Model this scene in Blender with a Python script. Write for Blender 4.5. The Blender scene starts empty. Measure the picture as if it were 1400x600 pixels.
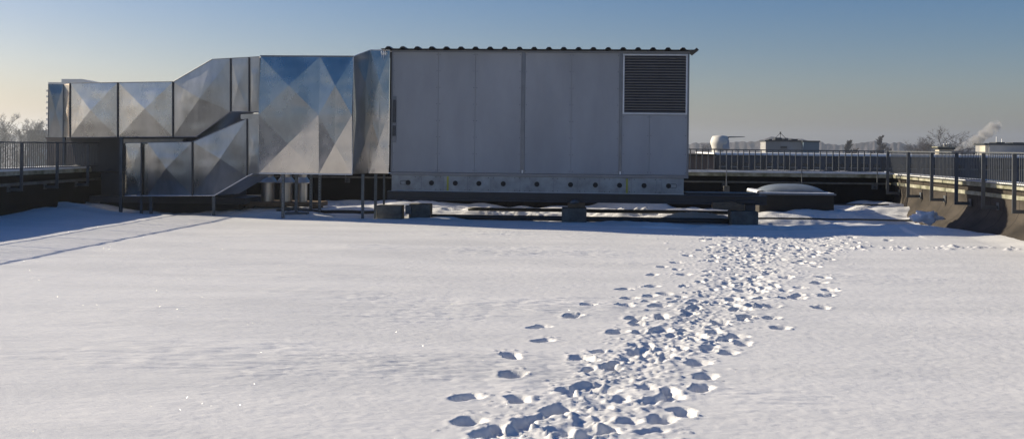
import bpy, bmesh, math, random
import numpy as np
from mathutils import Vector, noise as mnoise
random.seed(7); rng = np.random.RandomState(11)
R = math.radians
scene = bpy.context.scene
COL = scene.collection

# ------------------------------------------------------------------ survey
# The roof was measured from the camera position: a sight line of the photo
# meets a vertical plane at a known distance.
EYE = 2.4; F = 1400.0; PSI = math.atan(90/1400.0); ROLL = 0.0105; HY = 200.9
def ray(px, py):
    a, b = px-700.0, HY-py
    a0 = a*math.cos(ROLL)-b*math.sin(ROLL); b0 = a*math.sin(ROLL)+b*math.cos(ROLL)
    fw = (-math.sin(PSI), math.cos(PSI)); rt = (math.cos(PSI), math.sin(PSI))
    return (fw[0]+rt[0]*a0/F, fw[1]+rt[1]*a0/F, b0/F)
def at(px, py, Y):
    d = ray(px, py); t = Y/d[1]
    return Vector((d[0]*t, Y, EYE+d[2]*t))
def onplane(px, py, p0, dr):
    d = ray(px, py); n = (-dr[1], dr[0])
    t = (n[0]*p0[0]+n[1]*p0[1])/(n[0]*d[0]+n[1]*d[1])
    return Vector((d[0]*t, d[1]*t, EYE+d[2]*t))
def onX(px, py, X):
    d = ray(px, py); t = X/d[0]
    return Vector((X, d[1]*t, EYE+d[2]*t))
def ground(px, py, z=0.0):
    d = ray(px, py); t = (z-EYE)/d[2]
    return (d[0]*t, d[1]*t)

# ------------------------------------------------------------------ materials
def new_mat(name):
    m = bpy.data.materials.new(name); m.use_nodes = True
    nt = m.node_tree; b = nt.nodes['Principled BSDF']
    return m, nt, b
def N(nt, t, **kw):
    n = nt.nodes.new(t)
    for k, v in kw.items():
        if k in n.inputs: n.inputs[k].default_value = v
        else: setattr(n, k, v)
    return n
def mat(name, col, rough=.6, metal=0.0, var=.25, scale=3.0, bump=.0, bscale=40.0, stretch=(1,1,1), rvar=.1, col2=None, spec=.5):
    m, nt, b = new_mat(name)
    tc = N(nt, 'ShaderNodeTexCoord'); mp = N(nt, 'ShaderNodeMapping'); mp.inputs['Scale'].default_value = stretch
    nt.links.new(tc.outputs['Object'], mp.inputs['Vector'])
    n1 = N(nt, 'ShaderNodeTexNoise', Scale=scale, Detail=6.0, Roughness=.6)
    nt.links.new(mp.outputs[0], n1.inputs['Vector'])
    rp = N(nt, 'ShaderNodeValToRGB')
    c2 = col2 if col2 else [c*(1-var) for c in col]
    rp.color_ramp.elements[0].position = .32; rp.color_ramp.elements[1].position = .68
    rp.color_ramp.elements[0].color = (*c2, 1); rp.color_ramp.elements[1].color = (*[min(1, c*(1+var*.4)) for c in col], 1)
    nt.links.new(n1.outputs['Fac'], rp.inputs['Fac']); nt.links.new(rp.outputs['Color'], b.inputs['Base Color'])
    mr = N(nt, 'ShaderNodeMapRange'); mr.inputs['To Min'].default_value = max(.03, rough-rvar); mr.inputs['To Max'].default_value = min(1, rough+rvar)
    nt.links.new(n1.outputs['Fac'], mr.inputs['Value']); nt.links.new(mr.outputs[0], b.inputs['Roughness'])
    b.inputs['Metallic'].default_value = metal; b.inputs['Specular IOR Level'].default_value = spec
    if bump:
        n2 = N(nt, 'ShaderNodeTexNoise', Scale=bscale, Detail=4.0); nt.links.new(mp.outputs[0], n2.inputs['Vector'])
        bp = N(nt, 'ShaderNodeBump', Strength=1.0, Distance=bump); nt.links.new(n2.outputs['Fac'], bp.inputs['Height'])
        nt.links.new(bp.outputs[0], b.inputs['Normal'])
    return m

M = {}
M['galv'] = mat('galvanised_sheet', (.62,.59,.55), .27, 1.0, .22, 1.3, .0045, 2.3, (1,1,.6), .09)
M['galv_old'] = mat('weathered_galvanised_sheet', (.45,.44,.43), .30, 1.0, .30, 1.4, .006, 2.0, (1,1,.45), .10)
M['flue'] = mat('dull_flue_sheet', (.62,.58,.52), .42, .9, .15, 2)
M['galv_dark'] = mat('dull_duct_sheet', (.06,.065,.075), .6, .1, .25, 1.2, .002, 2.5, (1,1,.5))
M['strut'] = mat('strut_steel', (.10,.12,.14), .45, .6, .3, 6)
M['panel'] = mat('grey_panel_paint', (.325,.335,.355), .45, 0, .16, .8, .0016, 2.2, (1,1,.35), .08, spec=.4)
M['trim'] = mat('aluminium_trim', (.20,.21,.23), .4, .5, .15, 3)
M['trim_light'] = mat('pale_aluminium_trim', (.62,.63,.65), .42, .3, .12, 3)
M['plinth'] = mat('pale_zinc_plinth', (.35,.36,.355), .55, .1, .35, 3)
M['hole'] = mat('hole_dark_and_rubber', (.006,.006,.007), .7)  # black stands in for the dark inside openings; gasket and bolts share it
M['louvre'] = mat('dark_louvre_blade', (.07,.075,.09), .45, .3, .2, 4)
M['yellow'] = mat('yellow_green_strip', (.40,.38,.06), .6)
M['rust'] = mat('handle_grey', (.05,.055,.065), .6, 0, .3, 8)
M['roofsheet'] = mat('dark_corrugated_sheet', (.035,.04,.045), .5, .2, .3, 3)
M['beam'] = mat('dark_painted_beam', (.022,.028,.04), .45, .1, .3, 3)
M['concrete'] = mat('weathered_concrete', (.15,.145,.13), .9, 0, .4, 5, .004, 40, spec=.2)
M['coping'] = mat('stained_coping', (.34,.33,.27), .9, 0, .5, 2.5, .004, 30, spec=.2, col2=(.13,.13,.08))
M['wood'] = mat('old_timber', (.19,.14,.095), .8, 0, .4, 6, .004, 30, (1,6,6), spec=.2)
M['bitumen'] = mat('wet_bitumen', (.018,.02,.024), .38, 0, .5, 1.5, .006, 14)
M['rail'] = mat('grey_railing_paint', (.095,.102,.112), .5, .2, .2, 5)
M['pipe'] = mat('black_pipe', (.016,.018,.02), .5, 0, .3, 5)
M['shadewall'] = mat('shaded_roofing_felt', (.011,.011,.012), .9, 0, .5, 1.5, .004, 20, spec=.1)  # felt blackened so the shade on these walls is in its colour
M['cream'] = mat('cream_render', (.50,.46,.38), .9, 0, .2, .3)
M['greywall'] = mat('grey_render', (.33,.33,.33), .9, 0, .3, .25, stretch=(1,1,.3))
M['bluewall'] = mat('blue_grey_cladding', (.13,.19,.24), .8, 0, .15, .2)
M['brownwall'] = mat('brown_brick', (.13,.085,.07), .9, 0, .3, .3)
M['facade'] = mat('dark_facade_panel', (.055,.065,.085), .7, 0, .25, .3)
M['glass'] = mat('dark_window_glass', (.02,.026,.035), .15, 0, .2, .5)
M['whitedome'] = mat('white_dome_skin', (.62,.60,.56), .7, 0, .15, .3)
M['bark'] = mat('bare_twigs', (.055,.043,.038), .9, 0, .3, 1, spec=.1)
M['tower'] = mat('pale_tower_render', (.34,.37,.42), .9, 0, .15, .1)
M['terrain'] = mat('winter_fields', (.30,.31,.33), .95, 0, .5, .004, spec=.1, col2=(.07,.065,.06))
M['hillwood'] = mat('leafless_woodland', (.10,.09,.095), .95, 0, .4, .02, spec=.1)
M['dirtysnow'] = mat('crusted_snow', (.78,.79,.82), .6, 0, .10, 3, .01, 18, spec=.3)

def wall_mat():
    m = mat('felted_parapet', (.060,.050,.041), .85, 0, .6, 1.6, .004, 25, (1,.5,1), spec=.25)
    nt = m.node_tree; b = nt.nodes['Principled BSDF']
    # overlapping felt sheets: a dark seam each metre
    tc = N(nt, 'ShaderNodeTexCoord'); sx = N(nt, 'ShaderNodeSeparateXYZ'); nt.links.new(tc.outputs['Object'], sx.inputs[0])
    ad = N(nt, 'ShaderNodeMath', operation='ADD'); nt.links.new(sx.outputs['X'], ad.inputs[0]); nt.links.new(sx.outputs['Y'], ad.inputs[1])
    md = N(nt, 'ShaderNodeMath', operation='PINGPONG'); nt.links.new(ad.outputs[0], md.inputs[0]); md.inputs[1].default_value = .5
    gt = N(nt, 'ShaderNodeMath', operation='LESS_THAN'); nt.links.new(md.outputs[0], gt.inputs[0]); gt.inputs[1].default_value = .016
    src = b.inputs['Base Color'].links[0].from_socket
    mx = N(nt, 'ShaderNodeMix', data_type='RGBA'); nt.links.new(gt.outputs[0], mx.inputs['Factor'])
    nt.links.new(src, mx.inputs['A']); mx.inputs['B'].default_value = (.018,.016,.014,1)
    nt.links.new(mx.outputs['Result'], b.inputs['Base Color'])
    return m
M['wall'] = wall_mat()

def snow_mat():
    m, nt, b = new_mat('wind_packed_snow')
    tc = N(nt, 'ShaderNodeTexCoord')
    big = N(nt, 'ShaderNodeTexNoise', Scale=.35, Detail=5.0, Roughness=.55)
    mp = N(nt, 'ShaderNodeMapping'); mp.inputs['Scale'].default_value = (.5, 2.2, 1)
    nt.links.new(tc.outputs['Object'], mp.inputs[0]); nt.links.new(mp.outputs[0], big.inputs['Vector'])
    rp = N(nt, 'ShaderNodeValToRGB')
    rp.color_ramp.elements[0].color = (.665,.665,.675,1); rp.color_ramp.elements[0].position = .3
    rp.color_ramp.elements[1].color = (.765,.76,.765,1); rp.color_ramp.elements[1].position = .6
    nt.links.new(big.outputs['Fac'], rp.inputs[0]); nt.links.new(rp.outputs[0], b.inputs['Base Color'])
    b.inputs['Roughness'].default_value = .62; b.inputs['Specular IOR Level'].default_value = .35
    mp2 = N(nt, 'ShaderNodeMapping'); mp2.inputs['Scale'].default_value = (1, 2.6, 1)
    nt.links.new(tc.outputs['Object'], mp2.inputs[0])
    f1 = N(nt, 'ShaderNodeTexNoise', Scale=9.0, Detail=8.0, Roughness=.62); nt.links.new(mp2.outputs[0], f1.inputs['Vector'])
    b1 = N(nt, 'ShaderNodeBump', Strength=1.0, Distance=.008); nt.links.new(f1.outputs['Fac'], b1.inputs['Height'])
    f2 = N(nt, 'ShaderNodeTexNoise', Scale=130.0, Detail=2.0); nt.links.new(tc.outputs['Object'], f2.inputs['Vector'])
    b2 = N(nt, 'ShaderNodeBump', Strength=1.0, Distance=.0022); nt.links.new(f2.outputs['Fac'], b2.inputs['Height'])
    nt.links.new(b1.outputs[0], b2.inputs['Normal'])
    nt.links.new(b2.outputs[0], b.inputs['Normal'])
    # ice crystals: rare small faces, normals set around the sun-to-camera glint angle
    vo = N(nt, 'ShaderNodeTexVoronoi', Scale=75.0); nt.links.new(tc.outputs['Object'], vo.inputs['Vector'])
    sp = N(nt, 'ShaderNodeSeparateColor'); nt.links.new(vo.outputs['Color'], sp.inputs[0])
    g1 = N(nt, 'ShaderNodeMath', operation='GREATER_THAN'); nt.links.new(sp.outputs[0], g1.inputs[0]); g1.inputs[1].default_value = .994
    g2 = N(nt, 'ShaderNodeMath', operation='LESS_THAN'); nt.links.new(vo.outputs['Distance'], g2.inputs[0]); g2.inputs[1].default_value = .24
    g = N(nt, 'ShaderNodeMath', operation='MULTIPLY'); nt.links.new(g1.outputs[0], g.inputs[0]); nt.links.new(g2.outputs[0], g.inputs[1])
    vs = N(nt, 'ShaderNodeVectorMath', operation='SUBTRACT'); nt.links.new(vo.outputs['Color'], vs.inputs[0]); vs.inputs[1].default_value = (.997,.5,.5)
    vm = N(nt, 'ShaderNodeVectorMath', operation='MULTIPLY'); nt.links.new(vs.outputs[0], vm.inputs[0]); vm.inputs[1].default_value = (0,.8,.6)
    va = N(nt, 'ShaderNodeVectorMath', operation='ADD'); nt.links.new(vm.outputs[0], va.inputs[0]); va.inputs[1].default_value = (-.62,-.55,.45)
    vn = N(nt, 'ShaderNodeVectorMath', operation='NORMALIZE'); nt.links.new(va.outputs[0], vn.inputs[0])
    gl = N(nt, 'ShaderNodeBsdfGlossy', Roughness=.25); gl.inputs['Color'].default_value = (.30,.30,.30,1)
    nt.links.new(vn.outputs[0], gl.inputs['Normal'])
    ms = N(nt, 'ShaderNodeMixShader'); nt.links.new(g.outputs[0], ms.inputs[0]); nt.links.new(b.outputs[0], ms.inputs[1]); nt.links.new(gl.outputs[0], ms.inputs[2])
    nt.links.new(ms.outputs[0], nt.nodes['Material Output'].inputs['Surface'])
    return m
M['snow'] = snow_mat()

# ------------------------------------------------------------------ mesh helpers
class MB:
    def __init__(s): s.v = []; s.f = []
    def add(s, vs, fs):
        o = len(s.v); s.v += [tuple(v) for v in vs]; s.f += [tuple(i+o for i in f) for f in fs]; return s
    def box(s, x0, x1, y0, y1, z0, z1):
        vs = [(x,y,z) for z in (z0,z1) for y in (y0,y1) for x in (x0,x1)]
        return s.add(vs, [(0,2,3,1),(4,5,7,6),(0,1,5,4),(2,6,7,3),(0,4,6,2),(1,3,7,5)])
    def obox(s, c, dr, L, W, z0, z1):       # box centred on c, long side along dr
        dx, dy = dr; n = math.hypot(dx, dy); dx /= n; dy /= n; px, py = -dy, dx
        vs = []
        for z in (z0, z1):
            for w in (-W/2, W/2):
                for l in (-L/2, L/2): vs.append((c[0]+dx*l+px*w, c[1]+dy*l+py*w, z))
        return s.add(vs, [(0,2,3,1),(4,5,7,6),(0,1,5,4),(2,6,7,3),(0,4,6,2),(1,3,7,5)])
    def prism(s, poly, back):               # polygon (list of Vector), swept by vector back
        n = len(poly); vs = [Vector(p) for p in poly]+[Vector(p)+back for p in poly]
        fs = [tuple(range(n)), tuple(range(2*n-1, n-1, -1))]+[(i, i+n, (i+1) % n+n, (i+1) % n) for i in range(n)]
        return s.add(vs, fs)
    def tube(s, pts, rs, n=8, cap=True):
        if not isinstance(rs, (list, tuple)): rs = [rs]*len(pts)
        pts = [Vector(p) for p in pts]; vs = []; fs = []
        for i, p in enumerate(pts):
            d = (pts[min(i+1, len(pts)-1)]-pts[max(i-1, 0)])
            if d.length < 1e-9: d = Vector((0,0,1))
            d.normalize(); a = d.cross(Vector((0,0,1)) if abs(d.z) < .9 else Vector((1,0,0))).normalized(); b = d.cross(a)
            for k in range(n):
                t = 2*math.pi*k/n; vs.append(p+(a*math.cos(t)+b*math.sin(t))*rs[i])
        for i in range(len(pts)-1):
            for k in range(n): fs.append((i*n+k, i*n+(k+1) % n, (i+1)*n+(k+1) % n, (i+1)*n+k))
        if cap: fs.append(tuple(range(n-1, -1, -1))); fs.append(tuple((len(pts)-1)*n+k for k in range(n)))
        return s.add(vs, fs)
    def lathe(s, c, prof, n=24):            # prof: (r, z)
        vs = []; fs = []
        for r, z in prof:
            for k in range(n):
                t = 2*math.pi*k/n; vs.append((c[0]+r*math.cos(t), c[1]+r*math.sin(t), c[2]+z))
        for i in range(len(prof)-1):
            for k in range(n): fs.append((i*n+k, i*n+(k+1) % n, (i+1)*n+(k+1) % n, (i+1)*n+k))
        fs.append(tuple(range(n-1, -1, -1))); fs.append(tuple((len(prof)-1)*n+k for k in range(n)))
        return s.add(vs, fs)
    def build(s, name, m, parent=None, smooth=False, bevel=0.0, weld=False):
        me = bpy.data.meshes.new(name); me.from_pydata(s.v, [], s.f)
        bm = bmesh.new(); bm.from_mesh(me)
        if weld: bmesh.ops.remove_doubles(bm, verts=bm.verts, dist=.0015)
        bmesh.ops.recalc_face_normals(bm, faces=bm.faces)
        bm.to_mesh(me); bm.free(); me.update()
        if smooth: me.polygons.foreach_set('use_smooth', [True]*len(me.polygons))
        o = bpy.data.objects.new(name, me); COL.objects.link(o); me.materials.append(m)
        if parent is not None:
            o.parent = parent; o.matrix_parent_inverse = parent.matrix_basis.inverted()
        if bevel:
            b = o.modifiers.new('bevel', 'BEVEL'); b.width = bevel; b.segments = 2; b.limit_method = 'ANGLE'
        return o
def tag(o, label=None, cat=None, group=None, kind=None):
    if label: o['label'] = label
    if cat: o['category'] = cat
    if group: o['group'] = group
    if kind: o['kind'] = kind
    return o
def thing(name, loc, label, cat, group=None):
    o = bpy.data.objects.new(name, None); COL.objects.link(o); o.location = loc; o.empty_display_size = .3
    return tag(o, label, cat, group)

def vnoise(x, y, seed=0):
    xi = np.floor(x).astype(np.int64); yi = np.floor(y).astype(np.int64); xf = x-xi; yf = y-yi
    u = xf*xf*xf*(xf*(xf*6-15)+10); v = yf*yf*yf*(yf*(yf*6-15)+10)
    def h(a, b):
        n = (a*374761393+b*668265263+seed*1442695041) & 0x7fffffff
        n = ((n ^ (n >> 13))*1274126177) & 0x7fffffff
        n = (n ^ (n >> 16))
        return (n & 0xffff)/65535.0*2-1
    return (h(xi, yi)*(1-u)+h(xi+1, yi)*u)*(1-v)+(h(xi, yi+1)*(1-u)+h(xi+1, yi+1)*u)*v
def fbm(x, y, seed=0, o=4, g=.5):
    t = 0; a = 1; s = 0
    for i in range(o): t = t+a*vnoise(x*2**i, y*2**i, seed+i*17); s += a; a *= g
    return t/s
def sstep(e0, e1, x):
    t = np.clip((x-e0)/(e1-e0), 0, 1); return t*t*(3-2*t)

# ------------------------------------------------------------------ main distances
XL, XR, YB = -17.8, 12.1, 40.0          # inner faces of the parapets
WT = 1.52                               # parapet height
RAILX_L, RAILX_R, RAILY = -17.45, 11.75, 39.65
YU = 33.9                               # front of the ventilation unit
YP = 32.7                               # front of the tall duct

# ------------------------------------------------------------------ snow
def snow_surface():
    xs = np.concatenate([np.arange(-60, -18.6, 1.5), np.arange(-18.6, -3.6, .07), np.arange(-3.6, 9.0, .0235), np.arange(9.0, 12.6, .05)])
    ys = np.concatenate([np.arange(-40, 5, 1.0), np.arange(5, 7.8, .08), np.arange(7.8, 16, .022), np.arange(16, 24, .03), np.arange(24, 33, .036), np.arange(33, 40.4, .045)])
    xs = xs[(xs > XL-.05)]; xs[-1] = XR+.1; xs[0] = XL-.05
    X, Y = np.meshgrid(xs, ys); Z = np.zeros_like(X)
    Z += .030*fbm(X/5, Y/5, 1, 3)
    st = fbm(X/1.6+3, Y/.42, 5, 4, .55); Z += .011*st
    patch = sstep(.1, .55, fbm(X/4.5, Y/2.2, 9, 3))
    Z += patch*(.034*np.abs(fbm(X/.55, Y/.16, 21, 4)))        # wind-scoured crust
    Z += .0035*fbm(X/.09, Y/.07, 31, 3)
    # ---- towards the plant: thin patchy cover and drifts
    far = sstep(33.0, 34.2, Y)
    m = fbm(X/2.2, Y/.9, 41, 4)
    Z = Z*(1-far)+far*(-.09+.28*m)
    Z += sstep(35.0, 36.6, Y)*.10+sstep(37.5, 39.9, Y)*(.16+.18*fbm(X/2.5, Y/3, 51, 3))
    # wet bare band in front of and beside the skylight
    bare = np.exp(-(((X-5.6)/3.6)**2+((Y-32.2)/.75)**2))
    Z -= .30*bare*sstep(-.25, .3, fbm(X/1.4, Y/.35, 61, 4)+.15)
    # drift along the left parapet and mound in the left corner
    Z += .17*sstep(-14.5, -17.2, X)*sstep(29, 34.5, Y)*(1+.3*fbm(X/1.5, Y/1.5, 71, 3))
    Z += .10*sstep(-15.9, -17.6, X)*sstep(20, 27, Y)
    # drift in the right far corner and along the right parapet
    Z += .30*sstep(7.6, 11.5, X)*sstep(34.5, 38.5, Y)
    Z += .20*np.exp(-(((X-9.9)/1.5)**2+((Y-31.2)/1.7)**2))
    Z += .10*sstep(10.6, 12, X)*sstep(22, 25, Y)*sstep(31, 29, Y)
    Z += .34*np.exp(-(((X-7.9)/2.2)**4+((Y-35.75)/.6)**2))
    # snow heaped under the unit
    Z += .26*np.exp(-(((X-2.1)/2.2)**2+((Y-36.4)/.5)**2))*(1+.5*fbm(X/.3, Y/.3, 81, 3))
    Z += .22*np.exp(-(((X-3.6)/1.9)**2+((Y-34.9)/.35)**2))*(1+.3*fbm(X/.35, Y/.35, 82, 3))
    Z += .20*np.exp(-(((X+3.2)/2.4)**2+((Y-36.6)/.6)**2))*(1+.5*fbm(X/.3, Y/.3, 83, 3))
    Z += .24*np.exp(-(((X+9.6)/1.4)**2+((Y-34.4)/.7)**2))
    Z += .26*np.exp(-(((X+6.6)/1.6)**2+((Y-37.2)/.8)**2))
    # ---- prints
    def local(cx, cy, rad):
        i0, i1 = np.searchsorted(xs, [cx-rad, cx+rad]); j0, j1 = np.searchsorted(ys, [cy-rad, cy+rad])
        return slice(j0, j1), slice(i0, i1)
    def stamp(cx, cy, ang, a=.19, b=.085, D=.13, rim=.02, sd=0):
        sl = local(cx, cy, .6)
        x = X[sl]-cx; y = Y[sl]-cy
        if x.size == 0: return
        w = .34*fbm(X[sl]/.16, Y[sl]/.16, 200+sd % 50, 2)+.20*fbm(X[sl]/.05, Y[sl]/.05, 300+sd % 50, 3)
        u = x*math.sin(ang)+y*math.cos(ang); v = x*math.cos(ang)-y*math.sin(ang)
        bb = b*(1+.16*u/a-.16*np.exp(-((u+.1*a)/(.35*a))**2))
        d = (np.abs(u/a)**2.6+np.abs(v/bb)**2.6)**(1/2.6)+w*.5
        mk = 1-sstep(.66, 1.06, d)
        Z[sl] = Z[sl]*(1-mk)+mk*np.minimum(Z[sl]+.01, -D*(1+.35*w))
        Z[sl] += rim*np.exp(-((d-1.28)/.22)**2)*np.clip(.6+1.6*w, 0, 2)*np.clip(1-Z[sl]/.03, 0, 1)
        # snow kicked out ahead of the boot
        fx, fy = cx+math.sin(ang)*a*1.5, cy+math.cos(ang)*a*1.5
        for _ in range(5):
            lump(fx+rng.normal(0, .12), fy+rng.normal(0, .09), rng.uniform(.012, .04), rng.uniform(.004, .016))
        # crumbs fallen from the rim into the print
        for _ in range(4):
            lump(cx+rng.uniform(-1, 1)*b*1.2, cy+rng.uniform(-1, 1)*a, rng.uniform(.012, .032), rng.uniform(.008, .028))
    def lump(cx, cy, r, h):
        sl = local(cx, cy, r*2.4)
        x = X[sl]-cx; y = Y[sl]-cy
        if x.size == 0: return
        a = rng.uniform(0, 3.14); e = rng.uniform(1, 1.7)
        u = x*math.cos(a)+y*math.sin(a); v = (-x*math.sin(a)+y*math.cos(a))*e
        q = np.clip(1-(u*u+v*v)/(r*r*1.9), 0, 1)
        Z[sl] = Z[sl]+h*q**1.1
    # single prints, read off the photograph
    P = [(638,540),(700,510),(698,483),(742,462),(737,443),(783,429),(804,414),(853,391),(860,404),(855,414),(891,388),
         (892,373),(888,401),(909,398),(887,409),(868,432),(871,440),(844,450),(791,485),(709,543),(907,431),(902,450),
         (1123,417),(1054,431),(1067,445),(1091,404),(1135,394),(1129,401),(1119,384),(1126,377),(1055,415),(1014,393),
         (1040,395),(1050,370),(1074,377),(1006,456),(1015,465),(996,478),(964,511),(959,528),(954,492),(976,451),
         (1009,418),(1094,390),(1116,362),(1090,357),(1134,352),(1120,343),(905,362),(925,356),(940,347),(958,340),(935,373),
         (1000,404),(1020,430),(985,437),(1030,380),(900,415),(925,410),(835,500),(872,478),(915,540),(905,570),(935,560),
         (640,572),(668,590),(715,575),(760,556),(1095,336),(1140,338),(1170,336),(1060,340)]
    for k, (px, py) in enumerate(P):
        gx, gy = ground(px, py+2)
        stamp(gx, gy, rng.normal(.30, .28), rng.uniform(.15, .20), rng.uniform(.10, .15), rng.uniform(.085, .12), rng.uniform(.003, .012), k)
    # the trodden path
    C = [(7.4,-.55,.85),(8.6,-.12,.80),(9.3,.03,.74),(10.4,.35,.62),(12.3,.92,.64),(13.8,1.45,.70),(15.5,2.05,.85),(18,2.75,1.05),(21,3.5,1.3),(24,4.3,1.7),(26.5,5.2,2.3),(29,5.9,2.7),(31,6.1,2.6)]
    cy = [c[0] for c in C]
    cx_of = lambda y: np.interp(y, cy, [c[1] for c in C]); w_of = lambda y: np.interp(y, cy, [c[2] for c in C])
    off = np.abs(X-cx_of(Y)-.12*fbm(Y/1.7, X*0+3, 95, 2))/w_of(Y)
    band = (1-sstep(.55, 1.0, off))*sstep(7, 7.8, Y)*(1-sstep(28.6, 30.2, Y))
    core = (1-sstep(.15, .6, off))*band
    Z -= core*.018
    Z += band*(.013*fbm(X/.34, Y/.34, 101, 4, .6)+.012*np.abs(fbm(X/.10, Y/.10, 111, 3, .6)))
    k = 0
    for _ in range(760):
        y = rng.uniform(7.2, 29.6)
        if rng.rand() > (w_of(y)/1.9)**.75: continue
        o = rng.normal(0, .5); x = cx_of(y)+o*w_of(y)
        if abs(o) > 1.15 or rng.rand() > (.74 if y < 17 else .52): continue
        k += 1
        stamp(x, y, rng.normal(.28, .4)+(math.pi if rng.rand() < .3 else 0), rng.uniform(.11, .18), rng.uniform(.06, .115), rng.uniform(.04, .085), rng.uniform(.002, .012), k)
    for _ in range(6500):
        y = rng.uniform(7.2, 29.4); o = rng.normal(0, .55)
        if abs(o) > 1.4: continue
        sc = 1 if y < 22 else 1.2
        if y > 15 and rng.rand() < .35: continue
        lump(cx_of(y)+o*w_of(y), y, rng.uniform(.012, .042)*sc, rng.uniform(.004, .016)*sc)
    inb = sstep(7, 7.6, Y)*(1-sstep(30, 31, Y))*(np.abs(X) < 9.5)
    hi = .022; Zc = np.where(Z > hi, hi+(Z-hi)*.35, Z); Zc = np.maximum(Zc, -.135)
    Z = Z*(1-inb)+Zc*inb
    # faint disturbed lines to the right of the path
    for q in range(60):
        gx, gy = ground(rng.uniform(1140, 1395), 340+rng.normal(0, 1.2)); lump(gx, gy, rng.uniform(.03, .09), rng.uniform(.015, .05))
    ny, nx = X.shape
    co = np.stack([X, Y, Z], -1).reshape(-1, 3).astype(np.float32)
    idx = np.arange(nx*ny).reshape(ny, nx)
    q = np.stack([idx[:-1, :-1], idx[:-1, 1:], idx[1:, 1:], idx[1:, :-1]], -1).reshape(-1, 4)
    me = bpy.data.meshes.new('snow_ground'); me.vertices.add(len(co)); me.vertices.foreach_set('co', co.ravel())
    me.loops.add(q.size); me.loops.foreach_set('vertex_index', q.ravel().astype(np.int32))
    me.polygons.add(len(q)); me.polygons.foreach_set('loop_start', np.arange(0, q.size, 4, dtype=np.int32))
    me.polygons.foreach_set('loop_total', np.full(len(q), 4, dtype=np.int32))
    me.polygons.foreach_set('use_smooth', np.ones(len(q), dtype=bool))
    me.update(calc_edges=True); me.materials.append(M['snow'])
    o = bpy.data.objects.new('snow_ground', me); COL.objects.link(o)
    tag(o, 'sunlit wind-packed snow lying over the flat roof, crossed by a trodden path of footprints', 'snow', kind='structure')
    return xs, ys, Z
XS, YS, ZS = snow_surface()
def snow_z(x, y):
    i = min(max(np.searchsorted(XS, x), 0), len(XS)-1); j = min(max(np.searchsorted(YS, y), 0), len(YS)-1)
    return float(ZS[j, i])

o = MB().box(XL-1.0, XR+1.0, -40.5, YB+1.0, -.9, -.15).build('roof', M['bitumen'])
tag(o, 'flat roof deck of dark wet bitumen under the snow', 'roof', kind='structure')
# building below the roof
o = MB().box(XL-.9, XR+.9, -40.3, YB+.9, -22.0, -.95).build('host_building', M['brownwall'])
tag(o, 'brown building whose flat snowy roof the camera stands on', 'building')
# surrounding land
n = 90
v = []; f = []
for j in range(n):
    for i in range(n):
        a = (i/(n-1)*2-1); b = (j/(n-1)*2-1)
        v.append((3500*a*abs(a)**1.2, 3500*b*abs(b)**1.2, -22.0))
for j in range(n-1):
    for i in range(n-1): f.append((j*n+i, j*n+i+1, (j+1)*n+i+1, (j+1)*n+i))
tag(MB().add(v, f).build('terrain', M['terrain']), 'snowy town land far below the roof reaching the horizon', 'land', kind='structure')

# wooded ridge
def ridge(name, Y, pts, zb, depth, seed, label):
    mb = MB(); vs = []; fs = []
    x0, x1 = pts[0][0], pts[-1][0]; n = int((x1-x0)/.8); rows = 8
    for j in range(rows):
        for i in range(n+1):
            px = x0+(x1-x0)*i/n
            py = np.interp(px, [p[0] for p in pts], [p[1] for p in pts])
            p = at(px, float(py), Y)
            crown = 1.6*mnoise.noise((p.x/9, seed, 0))+1.3*mnoise.noise((p.x/3.7, seed, 3))
            prof = math.sin(min(1, (j/(rows-1))*1.0)*math.pi/2)
            if j < rows-1: crown += 1.5*mnoise.noise((p.x/6, j*1.7, seed))
            z = zb+(p.z-zb)*prof+crown*(1 if j > 0 else 0)
            vs.append((p.x*(1+depth*prof/Y), Y+depth*prof, zb+(z-zb)*(1+depth*prof/Y)))
    # far slope, so that the ridge has a back
    for i in range(n+1):
        a = vs[(rows-1)*(n+1)+i]; vs.append((a[0], a[1]+60, zb))
    for j in range(rows):
        for i in range(n): a = j*(n+1)+i; fs.append((a, a+1, a+n+2, a+n+1))
    tag(mb.add(vs, fs).build(name, M['hillwood']), label, 'hill', kind='structure')
ridge('hills', 1100, [(880,207),(930,201),(990,198),(1030,196.5),(1055,190),(1075,192),(1110,196),(1130,200),(1150,201),(1175,198.5),(1195,195.5),(1212,198),(1235,199.5),(1270,203),(1330,206),(1500,208)], -22, 120, 3.3, 'blue grey wooded ridge on the horizon right of the ventilation unit')
ridge('hills', 900, [(-200,193),(-60,190),(0,188),(60,190),(120,192),(250,196)], -22, 100, 7.7, 'hazy wooded rise on the horizon at the left edge')

# ------------------------------------------------------------------ parapets
def snowcap(mb, a, b, w, z, h, n, seed):
    # soft-edged strip of snow from a to b (2D), width w
    a = Vector((*a, 0)); b = Vector((*b, 0)); d = (b-a); L = d.length; d.normalize(); p = Vector((-d.y, d.x, 0))
    prof = [(-.5,0),(-.5,.6),(-.42,.93),(-.2,1),(.2,1),(.42,.93),(.5,.6),(.5,0)]
    vs = []; fs = []
    for i in range(n+1):
        c = a+d*(L*i/n)
        for (u, q) in prof:
            k = mnoise.noise((c.x*1.3+u*3, c.y*1.3, seed))
            vs.append((c.x+p.x*w*(u*(1+.07*k)), c.y+p.y*w*(u*(1+.07*k)), z+h*q*(1+.35*k)))
    m = len(prof)
    for i in range(n):
        for k in range(m-1): fs.append((i*m+k, i*m+k+1, (i+1)*m+k+1, (i+1)*m+k))
    return mb.add(vs, fs)
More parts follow.
